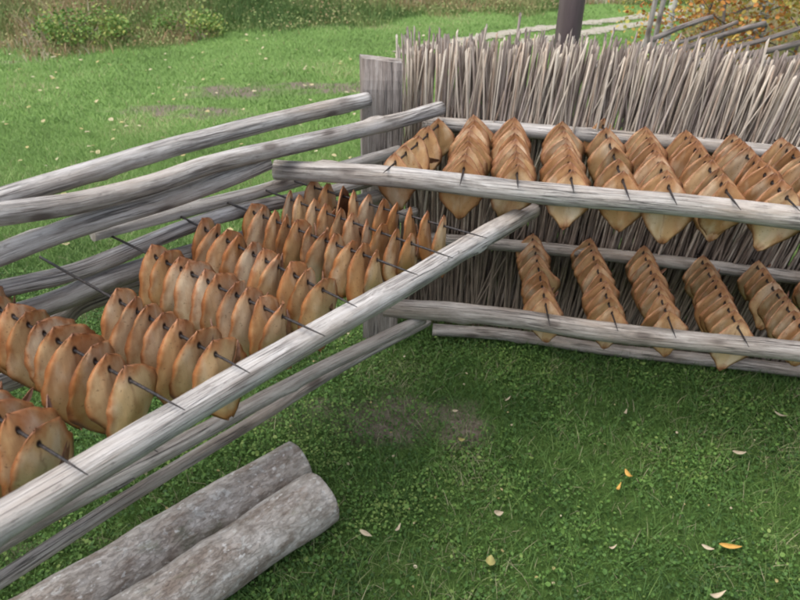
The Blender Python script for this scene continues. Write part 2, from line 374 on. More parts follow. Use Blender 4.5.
# hewn corner post
def hewn_post():
    c = atp(381, 100, Vector((-1, 2.50, 0)), Vector((1, 2.50, 0))); top = atp(381, 63, Vector((-1, 2.44, 0)), Vector((1, 2.44, 0))).z
    w, dp = .073, .055; V = []; G = []; NZ = 44; nx = 8
    ring = [(-w+2*w*k/nx, -dp) for k in range(nx)]+[(w, -dp+2*dp*k/5) for k in range(5)]+[(w-2*w*k/nx, dp) for k in range(nx)]+[(-w, dp-2*dp*k/5) for k in range(5)]
    for j in range(NZ+1):
        z = -.2+(top+.2)*j/NZ
        for (x, y) in ring:
            n_ = mnoise.noise(Vector((x*30, y*30, z*2)))*.006+mnoise.noise(Vector((x*90, y*90, z*5)))*.003
            k = 1.; yy = y
            if z > top-.09 and y < 0: yy = y+(z-top+.09)**1.5*1.1     # slanting axe cut at the front of the top
            zz = z-(x/w)*.008 if j == NZ else z
            V.append((x*k+n_, yy+n_, zz)); G.append((z, x, y))
    s = len(ring); F = [(j*s+k, j*s+(k+1) % s, (j+1)*s+(k+1) % s, (j+1)*s+k) for j in range(NZ) for k in range(s)]+[tuple(range(NZ*s, NZ*s+s))]
    me = bpy.data.meshes.new('post'); me.from_pydata(V, [], F); at = me.attributes.new('grain', 'FLOAT_VECTOR', 'POINT'); at.data.foreach_set('vector', [c_ for g in G for c_ in g])
    me.materials.append(M_POST); me.materials.append(M_POLE_D)
    me.polygons[-1].material_index = 1
    o = link('post', me, None, rf); o.location = Vector((c.x, 2.50, 0))-rf.location; o.rotation_euler.z = R(4)
hewn_post()
pfar = pl(.035)[0]+(pl(.035)[0]-pl(.035)[1]).normalized()*.45
tube('post', [(pfar.x, pfar.y, -.2), (pfar.x, pfar.y, 1.15)], .05, 12, .05, 2, .08, .05, 61, mat=M_POST, parent=rf, cutmat=M_CUT)

# --- stick fence on the right
F0 = atz(452, 126, .92)+Vector((0, .045, 0)); F1 = atz(800, 155, .92)+Vector((0, .045, 0)); F0.z = F1.z = 0
fd = (F1-F0).normalized(); fn = Vector((-fd.y, fd.x, 0))     # fn points away from the camera
sf = empty('stick_fence', F0, 'tall fence of upright dry sticks closely packed, behind the fish racks', 'fence')
def top_at(s):
    p = F0+fd*s; return 1.198+.0*s+.014*math.sin(s*3.1)
PROTO = []
def stick_proto(i):
    rs = random.Random(900+i); n = 8; seg = 6; V = []; G = []; F = []
    bx, by = rs.uniform(-.014, .014), rs.uniform(-.014, .014); bx2 = rs.uniform(-.008, .008)
    for j in range(n+1):
        u = j/n; r = .0045*(1.08-.3*u)*(1+.15*math.sin(j*2.3+i)); ox = bx*math.sin(u*3.14)+bx2*math.sin(u*6.3+i); oy = by*math.sin(u*3.14)
        for k in range(seg):
            th = k*6.28318/seg; V.append((ox+r*math.cos(th), oy+r*math.sin(th), u+(.006*math.cos(th+i) if j == n else 0))); G.append((u, r*math.cos(th), r*math.sin(th)))
    F = [(j*seg+k, j*seg+(k+1) % seg, (j+1)*seg+(k+1) % seg, (j+1)*seg+k) for j in range(n) for k in range(seg)]+[tuple(range(n*seg, n*seg+seg))]
    me = bpy.data.meshes.new('stick'); me.from_pydata(V, [], F); at = me.attributes.new('grain', 'FLOAT_VECTOR', 'POINT'); at.data.foreach_set('vector', [c for g in G for c in g])
    for p in me.polygons[:-1]: p.use_smooth = True
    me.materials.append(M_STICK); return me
PROTO = [stick_proto(i) for i in range(10)]
rs = random.Random(31)
def stick_pose(s, layer):
    lean = R(1+8.5*min(max(s/1.4, -.2), 1.3)+rs.gauss(0, 4.0)); back = R(rs.gauss(0, 1.1))
    if rs.random() < .1: lean += R(rs.gauss(0, 8))
    h = top_at(s)+rs.gauss(0, .024)+(rs.random() < .05)*rs.uniform(0, .04); p = F0+fd*s+fn*(.002+layer*.013+rs.uniform(-.004, .004))
    mid = .75     # leans pivot about the upper back rail
    hz = h/math.cos(lean); p = p-fd*(math.tan(lean)*mid)
    rot = Matrix.Rotation(0, 4, 'Z'); z = (Vector((0, 0, 1))+fd*math.tan(lean)+fn*math.tan(back)).normalized()
    q = z.to_track_quat('Z', 'X').to_matrix().to_4x4() @ Matrix.Rotation(rs.uniform(0, 6.28), 4, 'Z')
    g = rs.uniform(.7, 1.35); return Matrix.Translation(p+Vector((0, 0, -.03))) @ q @ Matrix.Diagonal((g, g, hz+.03, 1))
s_vis0, s_vis1, N = -.20, 1.36, 292
sf_inv = Matrix.Translation(-sf.location)
for i in range(N):
    s = s_vis0+(s_vis1-s_vis0)*(i+rs.uniform(-.5, .5))/N
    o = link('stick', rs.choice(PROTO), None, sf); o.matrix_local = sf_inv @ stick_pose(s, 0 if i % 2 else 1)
# backing layers and the run beyond the frame: too many to be single parts
Vs, Fs, Gs, Ls = [], [], [], []; b0 = 0
src = [(np.array([v.co for v in me.vertices]), me) for me in PROTO]
pv = []
for me in PROTO:
    co = np.array([v.co[:] for v in me.vertices]); g = np.zeros((len(co), 3), np.float32); me.attributes['grain'].data.foreach_get('vector', g.ravel()) if False else None
    gg = np.zeros(len(co)*3, np.float32); me.attributes['grain'].data.foreach_get('vector', gg); pv.append((co, gg.reshape(-1, 3), np.array([p.vertices[:] for p in me.polygons if len(p.vertices) == 4])))
def add_bulk(s, layer, k):
    global b0
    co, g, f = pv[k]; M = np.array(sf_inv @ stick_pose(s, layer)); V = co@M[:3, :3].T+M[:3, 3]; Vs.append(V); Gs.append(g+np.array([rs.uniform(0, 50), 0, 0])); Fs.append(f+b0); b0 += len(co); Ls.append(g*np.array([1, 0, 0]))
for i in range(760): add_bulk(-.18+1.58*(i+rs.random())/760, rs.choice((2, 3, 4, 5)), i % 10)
for i in range(320): add_bulk(1.37+1.5*(i+rs.random())/320, rs.choice((0, 1, 2, 3)), i % 10)
me = np_mesh('stick_mass', np.concatenate(Vs), np.concatenate(Fs), {'grain': np.concatenate(Gs), 'lift': np.concatenate(Ls)}, True)
t = NT('stick_backing_bark_shade', .8, .25); g = t.attr('grain'); n = t.noise(t.vec(g, (9, 50, 50)), 1., 4, .7); sx = t.n('SeparateXYZ'); t.l(t.attr('lift'), sx.inputs[0]); up_ = t.mr(t.math('ADD', sx.outputs[0], t.math('MULTIPLY', n, .5)), .80, 1.0)
t.col(t.mix(up_, t.ramp(n, [(.3, (.07, .05, .04)), (.5, (.20, .155, .125)), (.68, (.36, .31, .27))]), t.ramp(n, [(.3, (.22, .17, .14)), (.5, (.42, .35, .31)), (.68, (.58, .52, .47))])))  # same painted shade on the backing: dark lower colour, paler above
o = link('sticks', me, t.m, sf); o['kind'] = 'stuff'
# its rails
def zrail(pp, z, r, seed, mt, e0=0, e1=.9, kn=3, **k):
    return tube('rail', [p-Vector((0, 0, 0)) for p in ext([atz(x, y, z) for x, y in pp], e0, e1)], r, 14, .035, kn, .04, .05, seed, mat=mt, cutmat=M_CUT, **k)
zrail([(450, 125), (560, 133), (680, 143), (800, 155)], .92, .027, 41, M_POLE, .1, 1.3, parent=sf)
zrail([(446, 240), (560, 250), (680, 263), (800, 278)], .455, .026, 42, M_POLE_D, .12, 1.3, parent=sf)
zrail([(432, 329), (520, 337), (640, 352), (790, 370)], .05, .026, 43, M_POLE_D, 0, 1.2, kn=5, parent=sf, sag_jit=.012)
for s in (1.72, ):
    p = F0+fd*s-fn*.0+fn*.09; tube('post', [(p.x, p.y, -.2), (p.x, p.y, 1.1)], .05, 12, .05, 2, .08, .05, 62, mat=M_POST, parent=sf, cutmat=M_CUT)

# --- loose poles that carry the rods
def pole(label, pts, r, seed, mt, e0=0, e1=0, kn=4, fl=0., tp=.08, jit=.01):
    o = tube('pole', ext(pts, e0, e1), r, 16, .025, kn, .05, tp, seed, flat=fl, sag_jit=jit, mat=mt, cutmat=M_CUT)
    return tag(o, label, 'pole')
pole('thick grey pole in front of the stick fence, carrying the upper row of fish rods', [atz(276, 170, .92), atz(400, 179, .92), atz(540, 192, .92), atz(680, 205, .92), atz(800, 218, .92)], .031, 51, M_POLE, 0, 1.3, tp=-.05)
pole('lower front pole carrying the bottom row of rods before the stick fence', [atz(386, 306, .455), atz(500, 317, .455), atz(640, 334, .455), atz(800, 352, .455)], .033, 52, M_POLE_D, 0, 1.3, tp=.04)
pole('long flat-topped weathered pole slanting across the picture under the near rod tips', [atz(0, 521, .82), atz(130, 444, .82), atz(265, 366, .82), atz(400, 286, .82), atz(532, 209, .82)], .0315, 53, M_POLE, .7, 0, fl=.3, tp=.04, jit=.006)
pole('grey pole directly under the long slanting near pole, a tier lower', [atz(0, 542, .42), atz(120, 474, .42), atz(210, 427, .42), atz(320, 369, .42), atz(422, 320, .40)], .027, 54, M_POLE_D, .8, 0, tp=.25)
pole('thinnest and lowest pole slanting over the grass beside the logs', [atz(0, 580, .32), atz(120, 503, .32), atz(210, 447, .32), atz(330, 374, .32), atz(428, 321, .34)], .0205, 55, M_POLE_D, .9, 0, kn=2, tp=.15)
# stakes out of frame that hold the poles' far ends
def stake(p, h, label, seed):
    o = tube('stake', [(p.x, p.y, -.2), (p.x+.01, p.y, h)], .04, 12, .05, 2, .08, .05, seed, mat=M_POST, cutmat=M_CUT); tag(o, label, 'stake')
q = atz(0, 521, .82); q2 = atz(130, 444, .82); d = (q-q2).normalized(); p = q+d*.5; stake(Vector((p.x+.09, p.y-.05, 0)), .95, 'upright stake holding the left ends of the slanting poles', 71)
q = atz(800, 218, .92); q2 = atz(680, 205, .92); d = (q-q2).normalized(); p = q+d*1.0; stake(Vector((p.x, p.y-.075, 0)), 1.0, 'upright stake holding the right ends of the front poles', 72)

# ------------------------------------------------------------------ fish
def fish_mesh(i, wide, topk, asym, c0=.4, c1=.7):
    rs = random.Random(300+i); NR = 26; top, bot = .030, -.150; nf, nb = 11, 7
    prof = [(0, .003), (.02, .010), (.06, .0185), (.13, .029), (.24, .040), (.38, .0495), (.52, .055), (.64, .0545), (.74, .048), (.83, .036), (.9, .0235), (.96, .013), (1, .004)] if c0 > 0 else [(0, .003), (.02, .009*topk), (.06, .0175*topk), (.14, .031*(.6+.4*topk)), (.24, .045), (.36, .058), (.47, .0635), (.58, .0595), (.70, .047), (.80, .033), (.88, .022), (.94, .0155), (.975, .012), (1, .004)]
    def w(u):
        f = 0.; ws = 0.
        for du in (-.03, -.015, 0, .015, .03):
            q = min(max(u+du*min(1, u*12, (1-u)*12), 0), 1)
            for (a, x), (b, y) in zip(prof[:-1], prof[1:]):
                if q <= b: f += x+(y-x)*(q-a)/(b-a); break
            else: f += .004
        return f/5
    curl = rs.uniform(c0, c1); bend = rs.uniform(-.7, 1.4); cre = rs.uniform(.0015, .004); V = []; rim = []; back = []; tw = rs.uniform(-.25, .25); ph = rs.uniform(0, 6)
    for j in range(NR+1):
        u = j/NR; z = top+(bot-top)*u; hw = w(u)*wide
        cxs = asym*.012*max(0, u-.45)**1.3*3 + .002*math.sin(u*7+ph)
        ring = [(-1+2*k/(nf-1), 0) for k in range(nf)]+[(1-2*(k+1)/(nb+1), 1) for k in range(nb)]
        for s, bk in ring:
            edge = abs(s); wob = 1+.028*math.sin(u*15+ph+s*3)+.018*math.sin(u*33+s*5+ph*2)
            hs_ = hw*((1.42 if s > 0 else .9) if c0 > 0 else 1); x = cxs+s*hs_*wob; xx = x-cxs
            y = curl*(math.sqrt(xx*xx+.00015)-.012)*((1.45 if c0 > 0 else 1) if xx > 0 else .85)+bend*(z+.03)**2*1.2 + tw*xx*(u-.3)
            th = .007*math.sqrt(max(0, 1-edge**2.5))*min(1, u*9+.15)*min(1, (1-u)*6+.12)
            if bk: y += th*.8
            else: y += -th*.35+cre*math.exp(-(s/.12)**2)*math.sin(min(1, u*1.3)*3.14)+.0012*math.sin(s*9+u*14+ph)
            zz = z+.004*math.sin(s*2+ph)*min(1, u*3)*(edge) - (edge**2)*.004
            V.append((x, y, zz)); ez = min(u*3.2, (1-u)*5, 1)
            rim.append(max(edge**2.2*.95, 1-ez)*1.0); back.append(1. if bk else 0.)
    s = nf+nb; F = [(j*s+k, (j+1)*s+k, (j+1)*s+(k+1) % s, j*s+(k+1) % s) for j in range(NR) for k in range(s)]
    me = bpy.data.meshes.new('fish'); me.from_pydata(V, [], F+[tuple(range(s)), tuple(range(NR*s+s-1, NR*s-1, -1))])
    for n, a in (('rim', rim), ('back', back)):
        at = me.attributes.new(n, 'FLOAT', 'POINT'); at.data.foreach_set('value', a)
    for p in me.polygons: p.use_smooth = True
    me.materials.append(M_FISH if c0 > 0 else M_FISH_B); return me
WIDE = [fish_mesh(i, random.uniform(1.0, 1.14), 1, random.choice((-1, -.4, .5, 1)), .5, .8) for i in range(10)]
TENT = [fish_mesh(40+i, random.uniform(1.0, 1.16), random.uniform(.9, 1.2), random.choice((-1, -.4, .5, 1)), -.5, -.2) for i in range(10)]
NARROW = [fish_mesh(20+i, random.uniform(.82, 1.0), random.uniform(.9, 1.2), random.choice((-1, .5, 1))) for i in range(7)]
def fin_mesh(i):
    rs = random.Random(600+i); n = 6; L = rs.uniform(.045, .075); V = []
    for j in range(n+1):
        u = j/n; w = .016*(1-.75*u)+rs.uniform(-.002, .003)*(1-u); x = L*u*(1 if j < n else 1)+rs.uniform(-.003, .003)
        V += [(x, .012*u*u+.0006, w), (x+(.008 if j == n else 0), .012*u*u+.004*u, 0), (x, .012*u*u+.0006, -w*.8), (x, .012*u*u-.0014, -w*.8), (x+(.008 if j == n else 0), .012*u*u+.004*u-.002, 0), (x, .012*u*u-.0014, w)]
    F = [(j*6+k, j*6+(k+1) % 6, (j+1)*6+(k+1) % 6, (j+1)*6+k) for j in range(n) for k in range(6)]+[tuple(range(n*6, n*6+6))]
    me = bpy.data.meshes.new('fin'); me.from_pydata(V, [], F); at = me.attributes.new('back', 'FLOAT', 'POINT'); at.data.foreach_set('value', [1.]*len(V)); me.materials.append(M_FISH); return me
FINS = [fin_mesh(i) for i in range(5)]
ORD = ['', 'first', 'second', 'third', 'fourth', 'fifth', 'sixth', 'seventh', 'eighth', 'ninth', 'tenth', 'eleventh', 'twelfth', 'thirteenth']
def rod(p, q, label, group):
    """iron rod, far end p, near end q, near end pointed"""
    d = q-p; L = d.length; n = 12; seg = 8; V = []; F = []
    for j in range(n+1):
        u = j/n; r = .0034*(1 if j < n-1 else (.8 if j == n-1 else .25)); b = .004*math.sin(u*3.1)*random.uniform(.4, 1)
        for k in range(seg): th = k*6.28318/seg; V.append((r*math.cos(th), u*L, r*math.sin(th)-b))
    F = [(j*seg+k, j*seg+(k+1) % seg, (j+1)*seg+(k+1) % seg, (j+1)*seg+k) for j in range(n) for k in range(seg)]+[tuple(range(seg-1, -1, -1)), tuple(range(n*seg, n*seg+seg))]
    me = bpy.data.meshes.new('rod'); me.from_pydata(V, [], F)
    for pp in me.polygons: pp.use_smooth = True
    o = link('iron_rod', me, M_IRON, loc=p); o.rotation_euler = d.to_track_quat('Y', 'Z').to_euler(); tag(o, label, 'rod', group)
def hang(points, direc, protos, where, group, flip=(), sc=1., jit=1.):
    n = len(points)
    for i, p in enumerate(points):
        o = link('dried_fish', random.choice(protos), None)
        s = sc*random.uniform(.92, 1.07); o.scale = (s, s, s*random.uniform(.95, 1.06)); o.location = p+Vector((0, 0, -.001))
        yaw = math.atan2(direc.x, -direc.y)+random.gauss(0, R(6))*jit       # local -Y looks along the rod to its near end
        if i in flip: yaw += math.pi
        o.rotation_euler = (random.gauss(0, R(5))*jit+R(-3), random.gauss(0, R(5))*jit, yaw)
        if random.random() < (.7 if 'left' in group else .3 if 'lower' in group else .08):
            f = link('fin', random.choice(FINS), None, o); f.location = (.030, .014, -.065+random.uniform(-.035, .02)); f.rotation_euler = (random.uniform(-.4, .4), random.uniform(-.9, .5), random.uniform(.1, .8))
        k = n-i; word = 'nearest' if k == 1 else ORD[k]
        side = 'dark ' if i in flip else ''
        lab = f"{side}dried fish {'nearest the front' if k == 1 else ORD[k]+' from the front'} on {where}"
        tag(o, lab, 'fish', group)
ZR = .862
left = [ # near end, far end, last hole, first hole, n, kind, where
    ((88, 475), (-62, 366), (42, 442), (-108, 333), 10, WIDE, 'the left rack rod nearest the bottom left corner', ()),
    ((185, 410), (-40, 286), (126, 382), (-20, 298), 11, WIDE, 'the second left rack rod from the bottom left', ()),
    ((250, 373), (40, 257), (213, 354), (122, 302), 7, WIDE, 'the third left rack rod from the bottom left', ()),
    ((325, 336), (107, 234), (281, 316), (152, 258), 10, WIDE, 'the fourth left rack rod from the bottom left', ()),
    ((357, 307), (174, 213), (322, 290), (204, 229), 10, WIDE, 'the fifth left rack rod from the bottom left', ()),
    ((418, 275), (216, 198), (378, 260), (251, 213), 11, WIDE+NARROW, 'the sixth left rack rod from the bottom left', ()),
    ((453, 258), (257, 187), (413, 243), (290, 199), 10, NARROW, 'the seventh left rack rod from the bottom left', ()),
    ((487, 238), (287, 179), (443, 226), (316, 187), 10, NARROW, 'the left rack rod nearest the corner post', (2,)),
]
RODW = ['the bottom left corner', 'second', 'third', 'fourth', 'fifth', 'sixth', 'seventh', '']
for i, (ne, fa, la, fi, n, pr, where, flip) in enumerate(left):
    q = atz(*ne, ZR); p = atz(*fa, ZR)
    if i == 0: dd = (atz(185, 410, ZR)-atz(4, 312, ZR)).normalized(); dd = (dd+Vector((0.03, 0, 0))).normalized(); p = q-dd*.80
    elif i == 1: dd = (q-atz(4, 311, ZR)).normalized(); p = q-dd*.80
    d = (q-p).normalized()
    rod(p, q, 'dark iron rod holding fish, '+where, 'iron rods across the left rack')
    def onrod(px): # the rod point seen at that picture column
        a = atz(px[0], px[1], ZR); return p+d*((a-p).dot(d))
    b = onrod(la)
    if i < 2: pts = [b-d*(.056*(n-1-k)) for k in range(n)]
    else: a = onrod(fi); pts = [a.lerp(b, k/(n-1)) for k in range(n)]
    pts = [x+d*random.uniform(-.006, .006) for x in pts]
    hang(pts, d, pr, where, 'dried fish on the left rack', flip, sc=1.13 if i < 5 else 1.03)
# one further rod past the frame's left edge
q0 = atz(88, 475, ZR)+Vector((-.13, -.12, 0)); d0 = (atz(185, 410, ZR)-atz(4, 311, ZR)).normalized(); p0 = q0-d0*.8
rod(p0, q0, 'thin dark iron rod beyond the bottom left corner', 'iron rods across the left rack')
hang([q0-d0*(.13+.07*(7-k)) for k in range(8)], d0, WIDE, 'the rod beyond the bottom left corner', 'dried fish on the left rack', sc=1.13)
# a bare rod on the lower tier whose tip shows on the second pole
q = atz(158, 452, .47); rod(q-d0*.62, q, 'bare dark rod, only its tip showing on the second slanting pole', 'iron rods across the left rack')

ZT, ZL = .957, .493
upper = [((440, 124), (383, 173), 5, 'the splayed leftmost rod, upper right rack'),
         ((475, 121), (460, 185), 8, 'the second rod from the left, upper right rack'),
         ((513, 123), (518, 188), 8, 'the third rod from the left, upper right rack'),
         ((561, 126), (574, 193), 8, 'the fourth rod from the left, upper right rack'),
         ((602, 124), (630, 200), 6, 'the fifth rod from the left, upper right rack'),
         ((643, 132), (677, 205), 8, 'the sixth rod from the left, upper right rack'),
         ((684, 136), (741, 210), 8, 'the seventh rod from the left, upper right rack'),
         ((729, 138), (801, 212), 9, 'the eighth rod from the left, upper right rack'),
         ((778, 143), (868, 222), 9, 'the rod at the right edge, upper right rack'),
         ((832, 149), (938, 230), 8, 'the first rod past the right edge, upper rack')]
lower = [((532, 236), (550, 326), 9, 'the leftmost rod of the lower right rack'),
         ((588, 241), (618, 331), 9, 'the second rod from the left, lower right rack'),
         ((642, 249), (676, 338), 9, 'the third rod from the left, lower right rack'),
         ((700, 258), (749, 347), 9, 'the fourth rod from the left, lower right rack'),
         ((755, 264), (822, 356), 9, 'the rod nearest the right edge, lower rack'),
         ((808, 272), (893, 366), 9, 'the first rod past the right edge, lower rack')]
for rows, z, grp in ((upper, ZT, 'dried fish on the upper right rack'), (lower, ZL, 'dried fish on the lower right rack')):
    for i, (fa, ne, n, where) in enumerate(rows):
        p, q = atz(*fa, z), atz(*ne, z); d = (q-p).normalized(); L = (q-p).length
        rod(p-d*.035, q+d*.0, 'dark iron rod holding fish, '+where, grp.replace('dried fish', 'iron rods'))
        c0, c1 = (atz(276, 170, .92), atz(800, 218, .92)) if z == ZT else (atz(386, 306, .455), atz(800, 352, .455))
        cd = (c1-c0).normalized(); cn = Vector((-cd.y, cd.x, 0)); tt = (c0-p).dot(cn)/d.dot(cn)
        a, b = .03, tt-.055; n += (1 if i else 0)
        if z == ZT and i == 4: b -= .02; n -= 1
        pts = [p+d*(a+(b-a)*k/(n-1)+random.uniform(-.007, .007)) for k in range(n)]
        hang(pts, d, TENT, where, grp, (), sc=1.04 if z == ZT else .94)

# ------------------------------------------------------------------ logs on the grass
def log(label, pts, r, seed):
    o = tube('log', pts, r, 56, .012, 0, .05, .03, seed, mat=M_BARK, cutmat=M_CUT, sag_jit=.012); tag(o, label, 'log')
a, b = atz(298, 464, .077), atz(112, 574, .077); log('bark-covered log on the grass, touching the lowest slanting pole side', [a, a.lerp(b, .5)+Vector((0, 0, .003)), b, b+(b-a)*1.3], .078, 81)
a, b = atz(320, 499, .08), atz(165, 605, .08); log('bark-covered log on the grass, the one nearer the open lawn', [a, a.lerp(b, .5), b, b+(b-a)*1.2], .083, 82)

# ------------------------------------------------------------------ ground plants
def blades(name, x, y, h, w, tone, mat, label, lean=.5, seg=2, cat='grass'):
    n = len(x); az = rng.uniform(0, 6.283, n); z = gz(x, y); ln = h*lean*rng.uniform(.1, 1.2, n); la = rng.uniform(0, 6.283, n)
    V = np.zeros((n, 2*(seg+1), 3), np.float32)
    for j in range(seg+1):
        u = j/seg; ww = w*(1-u*.85)*.5; cx = x+np.cos(la)*ln*u**1.7; cy = y+np.sin(la)*ln*u**1.7; cz = z-.003+h*u*(1-.12*u)
        V[:, 2*j] = np.stack([cx-np.cos(az)*ww, cy-np.sin(az)*ww, cz], 1); V[:, 2*j+1] = np.stack([cx+np.cos(az)*ww, cy+np.sin(az)*ww, cz], 1)
    base = np.arange(n)[:, None]*2*(seg+1); F = np.concatenate([base+np.array([[2*j, 2*j+1, 2*j+3, 2*j+2]]) for j in range(seg)], 0)
    me = np_mesh(name, V.reshape(-1, 3), F, {'tone': np.repeat(np.clip(tone, 0, 1), 2*(seg+1))}); o = link(name, me, mat); return tag(o, label, cat, kind='stuff')
def leaflets(name, x, y, z, size, tone, mat, label, cat='plants', tilt=.5):
    """little oval leaves, four corners and a folded middle"""
    n = len(x); az = rng.uniform(0, 6.283, n); nx = rng.normal(0, tilt, n); ny = rng.normal(0, tilt, n)
    N = np.stack([nx, ny, np.ones(n)], 1); N /= np.linalg.norm(N, axis=1)[:, None]; D = np.stack([np.cos(az), np.sin(az), np.zeros(n)], 1)
    D -= N*(D*N).sum(1)[:, None]; D /= np.linalg.norm(D, axis=1)[:, None]; E = np.cross(N, D); C = np.stack([x, y, z], 1); s = size[:, None]
    P = [C, C+D*s*.35+E*s*.38+N*s*.1, C+D*s*.8+E*s*.34+N*s*.08, C+D*s, C+D*s*.8-E*s*.34+N*s*.08, C+D*s*.35-E*s*.38+N*s*.1]
    V = np.stack(P, 1).reshape(-1, 3); b = np.arange(n)[:, None]*6
    F = np.concatenate([b+np.array([[0, 1, 2, 3]]), b+np.array([[0, 3, 4, 5]])], 0)
    me = np_mesh(name, V, F, {'tone': np.repeat(np.clip(tone, 0, 1), 6)}); o = link(name, me, mat); return tag(o, label, cat, kind='stuff') if label else o
# near ground: clover and short grass
def scatter(n, x0, x1, y0, y1): return rng.uniform(x0, x1, n), rng.uniform(y0, y1, n)
x, y = scatter(190000, -2.4, 3.0, .5, 3.0); k = in_view(x, y, .8); x, y = x[k], y[k]
dens = fbm(x*4, y*4, 21); k = (rng.random(len(x)) < np.clip((dens-.30)*3.2, .10, 1)*(1-bare(x, y)*.93)); x, y, dens = x[k], y[k], dens[k]
tone = -.25+1.25*fbm(x*4, y*4, 33)+.2*rng.normal(0, 1, len(x))+.15*(rng.random(len(x)) < .03)
leaflets('clover', x, y, gz(x, y)+rng.uniform(.004, .032, len(x)), rng.uniform(.005, .013, len(x))*(1+.5*(rng.random(len(x)) < .08)), tone+.08, M_CLOVER, 'dark green clover and small weeds covering the near ground', 'clover')
x, y = scatter(190000, -2.4, 3.2, .5, 3.4); k = in_view(x, y, .8)&(rng.random(len(x)) < 1-bare(x, y)*.9); x, y = x[k], y[k]
blades('short_grass', x, y, rng.uniform(.015, .06, len(x)), rng.uniform(.002, .0045, len(x)), 0+1.1*fbm(x*4, y*4, 8)+rng.normal(0, .18, len(x))+(rng.random(len(x)) < .05)*.6, M_BLADE, 'short dark grass growing between the clover on the near ground', 1.2)
# lawn
def lawn(n, y0, y1, w0, w1, h0, h1, name, label):
    y = y0+(y1-y0)*rng.random(n); x = rng.uniform(-1, 1, n)*(.66*y+1.2)
    k = (rng.random(n) < (1-bare(x, y)*.97))&(rutdist(x, y) > .06+.24*rng.random(n)**1.5); x, y = x[k], y[k]
    tone = -.15+1.25*fbm(x*1.4, y*1.4, 14)+rng.normal(0, .15, len(x))+(rng.random(len(x)) < .05)*.5
    blades(name, x, y, rng.uniform(h0, h1, len(x))*(.6+.8*fbm(x, y, 9)), rng.uniform(w0, w1, len(x)), tone, M_LAWN, label, 1.0)
lawn(150000, 2.9, 5.5, .003, .006, .02, .05, 'lawn_grass', 'mown bright green lawn just beyond the two fences')
lawn(150000, 5.5, 12.5, .006, .012, .02, .055, 'lawn_grass', 'mown bright green lawn stretching back to the tall weeds')
lawn(60000, 12.5, 24, .012, .02, .02, .06, 'lawn_grass', 'far strip of lawn beyond the sandy track')
# small tufts along the foot of the stick fence
n = 5000; s = rng.uniform(-.3, 2.4, n); oo = rng.normal(-.06, .05, n); x = F0.x+fd.x*s+fn.x*oo; y = F0.y+fd.y*s+fn.y*oo
blades('fence_foot_grass', x, y, rng.uniform(.03, .09, n), rng.uniform(.002, .005, n), .3+rng.normal(0, .2, n), M_BLADE, 'longer grass along the foot of the stick fence', .8)

# tall weeds at the back
def weed_edge(x):   # distance at which the rough growth begins
    return np.interp(x, WE_X, WE_Y)+.3*np.sin(x*2.1)+.2*np.sin(x*5.1+1)
WE = [atz(px, py, 0) for px, py in ((-160, 62), (0, 54), (100, 49), (200, 41), (300, 28), (400, 19), (500, 13), (620, 6))]
WE_X = [p.x for p in WE]; WE_Y = [p.y for p in WE]
n = 78000; x = rng.uniform(-11, 8, n); dpt = rng.random(n)**1.5*6.0; y = weed_edge(x)+dpt+rng.normal(0, .2, n); k = in_view(x, y, 1.2)&(rutdist(x, y) > .5)&~((x > 3.1)&(y < 14)); x, y, dpt = x[k], y[k], dpt[k]
pt = fbm(x*.55, y*.55, 40); pt2 = fbm(x*1.7, y*1.7, 44); h = (.08+.72*np.clip(dpt/3.0, 0, 1))*(.45+.9*pt2)*rng.uniform(.6, 1.2, len(x))
tone = .04+2.6*(pt-.40)+1.1*(pt2-.5)+rng.normal(0, .16, len(x))+.18*np.clip(-(x+3)/5, 0, 1)
blades('tall_weeds', x, y, h, rng.uniform(.008, .02, len(x)), tone, M_WEED, 'tall brown and green weeds at the far edge of the lawn', .55, 3, 'weeds')
n = 60000; x = rng.uniform(-11, 8, n); dpt = rng.random(n)**1.3*5; y = weed_edge(x)+dpt; k = in_view(x, y, 1.2)&(rutdist(x, y) > .5)&~((x > 3.1)&(y < 14)); x, y, dpt = x[k], y[k], dpt[k]
pt = fbm(x*.9, y*.9, 52); leaflets('weed_leaves', x, y, rng.random(len(x))*(.06+.55*np.clip(dpt/2.6, 0, 1))*(.4+.9*pt), rng.uniform(.018, .042, len(x)), -.05+.9*pt+rng.normal(0, .14, len(x)), M_WEED, 'leafy undergrowth among the tall weeds', 'undergrowth', 1.1)

# shrub at the weeds' edge on the left
def shrub(px, py, rx, h, n, mat, label, leaf=.06, group=None, bz=0., yy=None):
    c = atz(px, py, 0) if yy is None else Vector((0, 0, 0))
    if yy is not None: c = atp(px, py, Vector((-1, yy, 0)), Vector((1, yy, 0))); c.z = 0
    e = empty('shrub', c, label, 'shrub', group); stems = []
    for i in range(9):
        a = random.uniform(0, 6.28); rr = random.uniform(.2, .8)*rx; tp = Vector((math.cos(a)*rr, math.sin(a)*rr, h*random.uniform(.55, .9)))
        o = tube('stem', [c, c+Vector((tp.x*.3, tp.y*.3, tp.z*.5)), c+tp], .008, 6, .08, 0, .05, .6, 500+i, mat=M_POST, parent=e); stems.append(tp)
    # leaves gathered round twig ends
    k = 60; tips = rng.normal(0, 1, (k, 3)); tips /= np.linalg.norm(tips, axis=1)[:, None]; tips *= rng.uniform(.35, 1, k)[:, None]**.5
    T = np.stack([tips[:, 0]*rx, tips[:, 1]*rx, h*.55+tips[:, 2]*h*.45], 1); idx = rng.integers(0, k, n); P = T[idx]+rng.normal(0, .09*rx+.03, (n, 3)); P[:, 2] = np.clip(P[:, 2], .03, 9)
    o = leaflets('foliage', P[:, 0], P[:, 1], P[:, 2], rng.uniform(.6, 1.2, n)*leaf, .45+(rng.random(k)[idx]-.5)*.9+rng.normal(0, .15, n), mat, None, tilt=1.0); o.parent = e
    return e
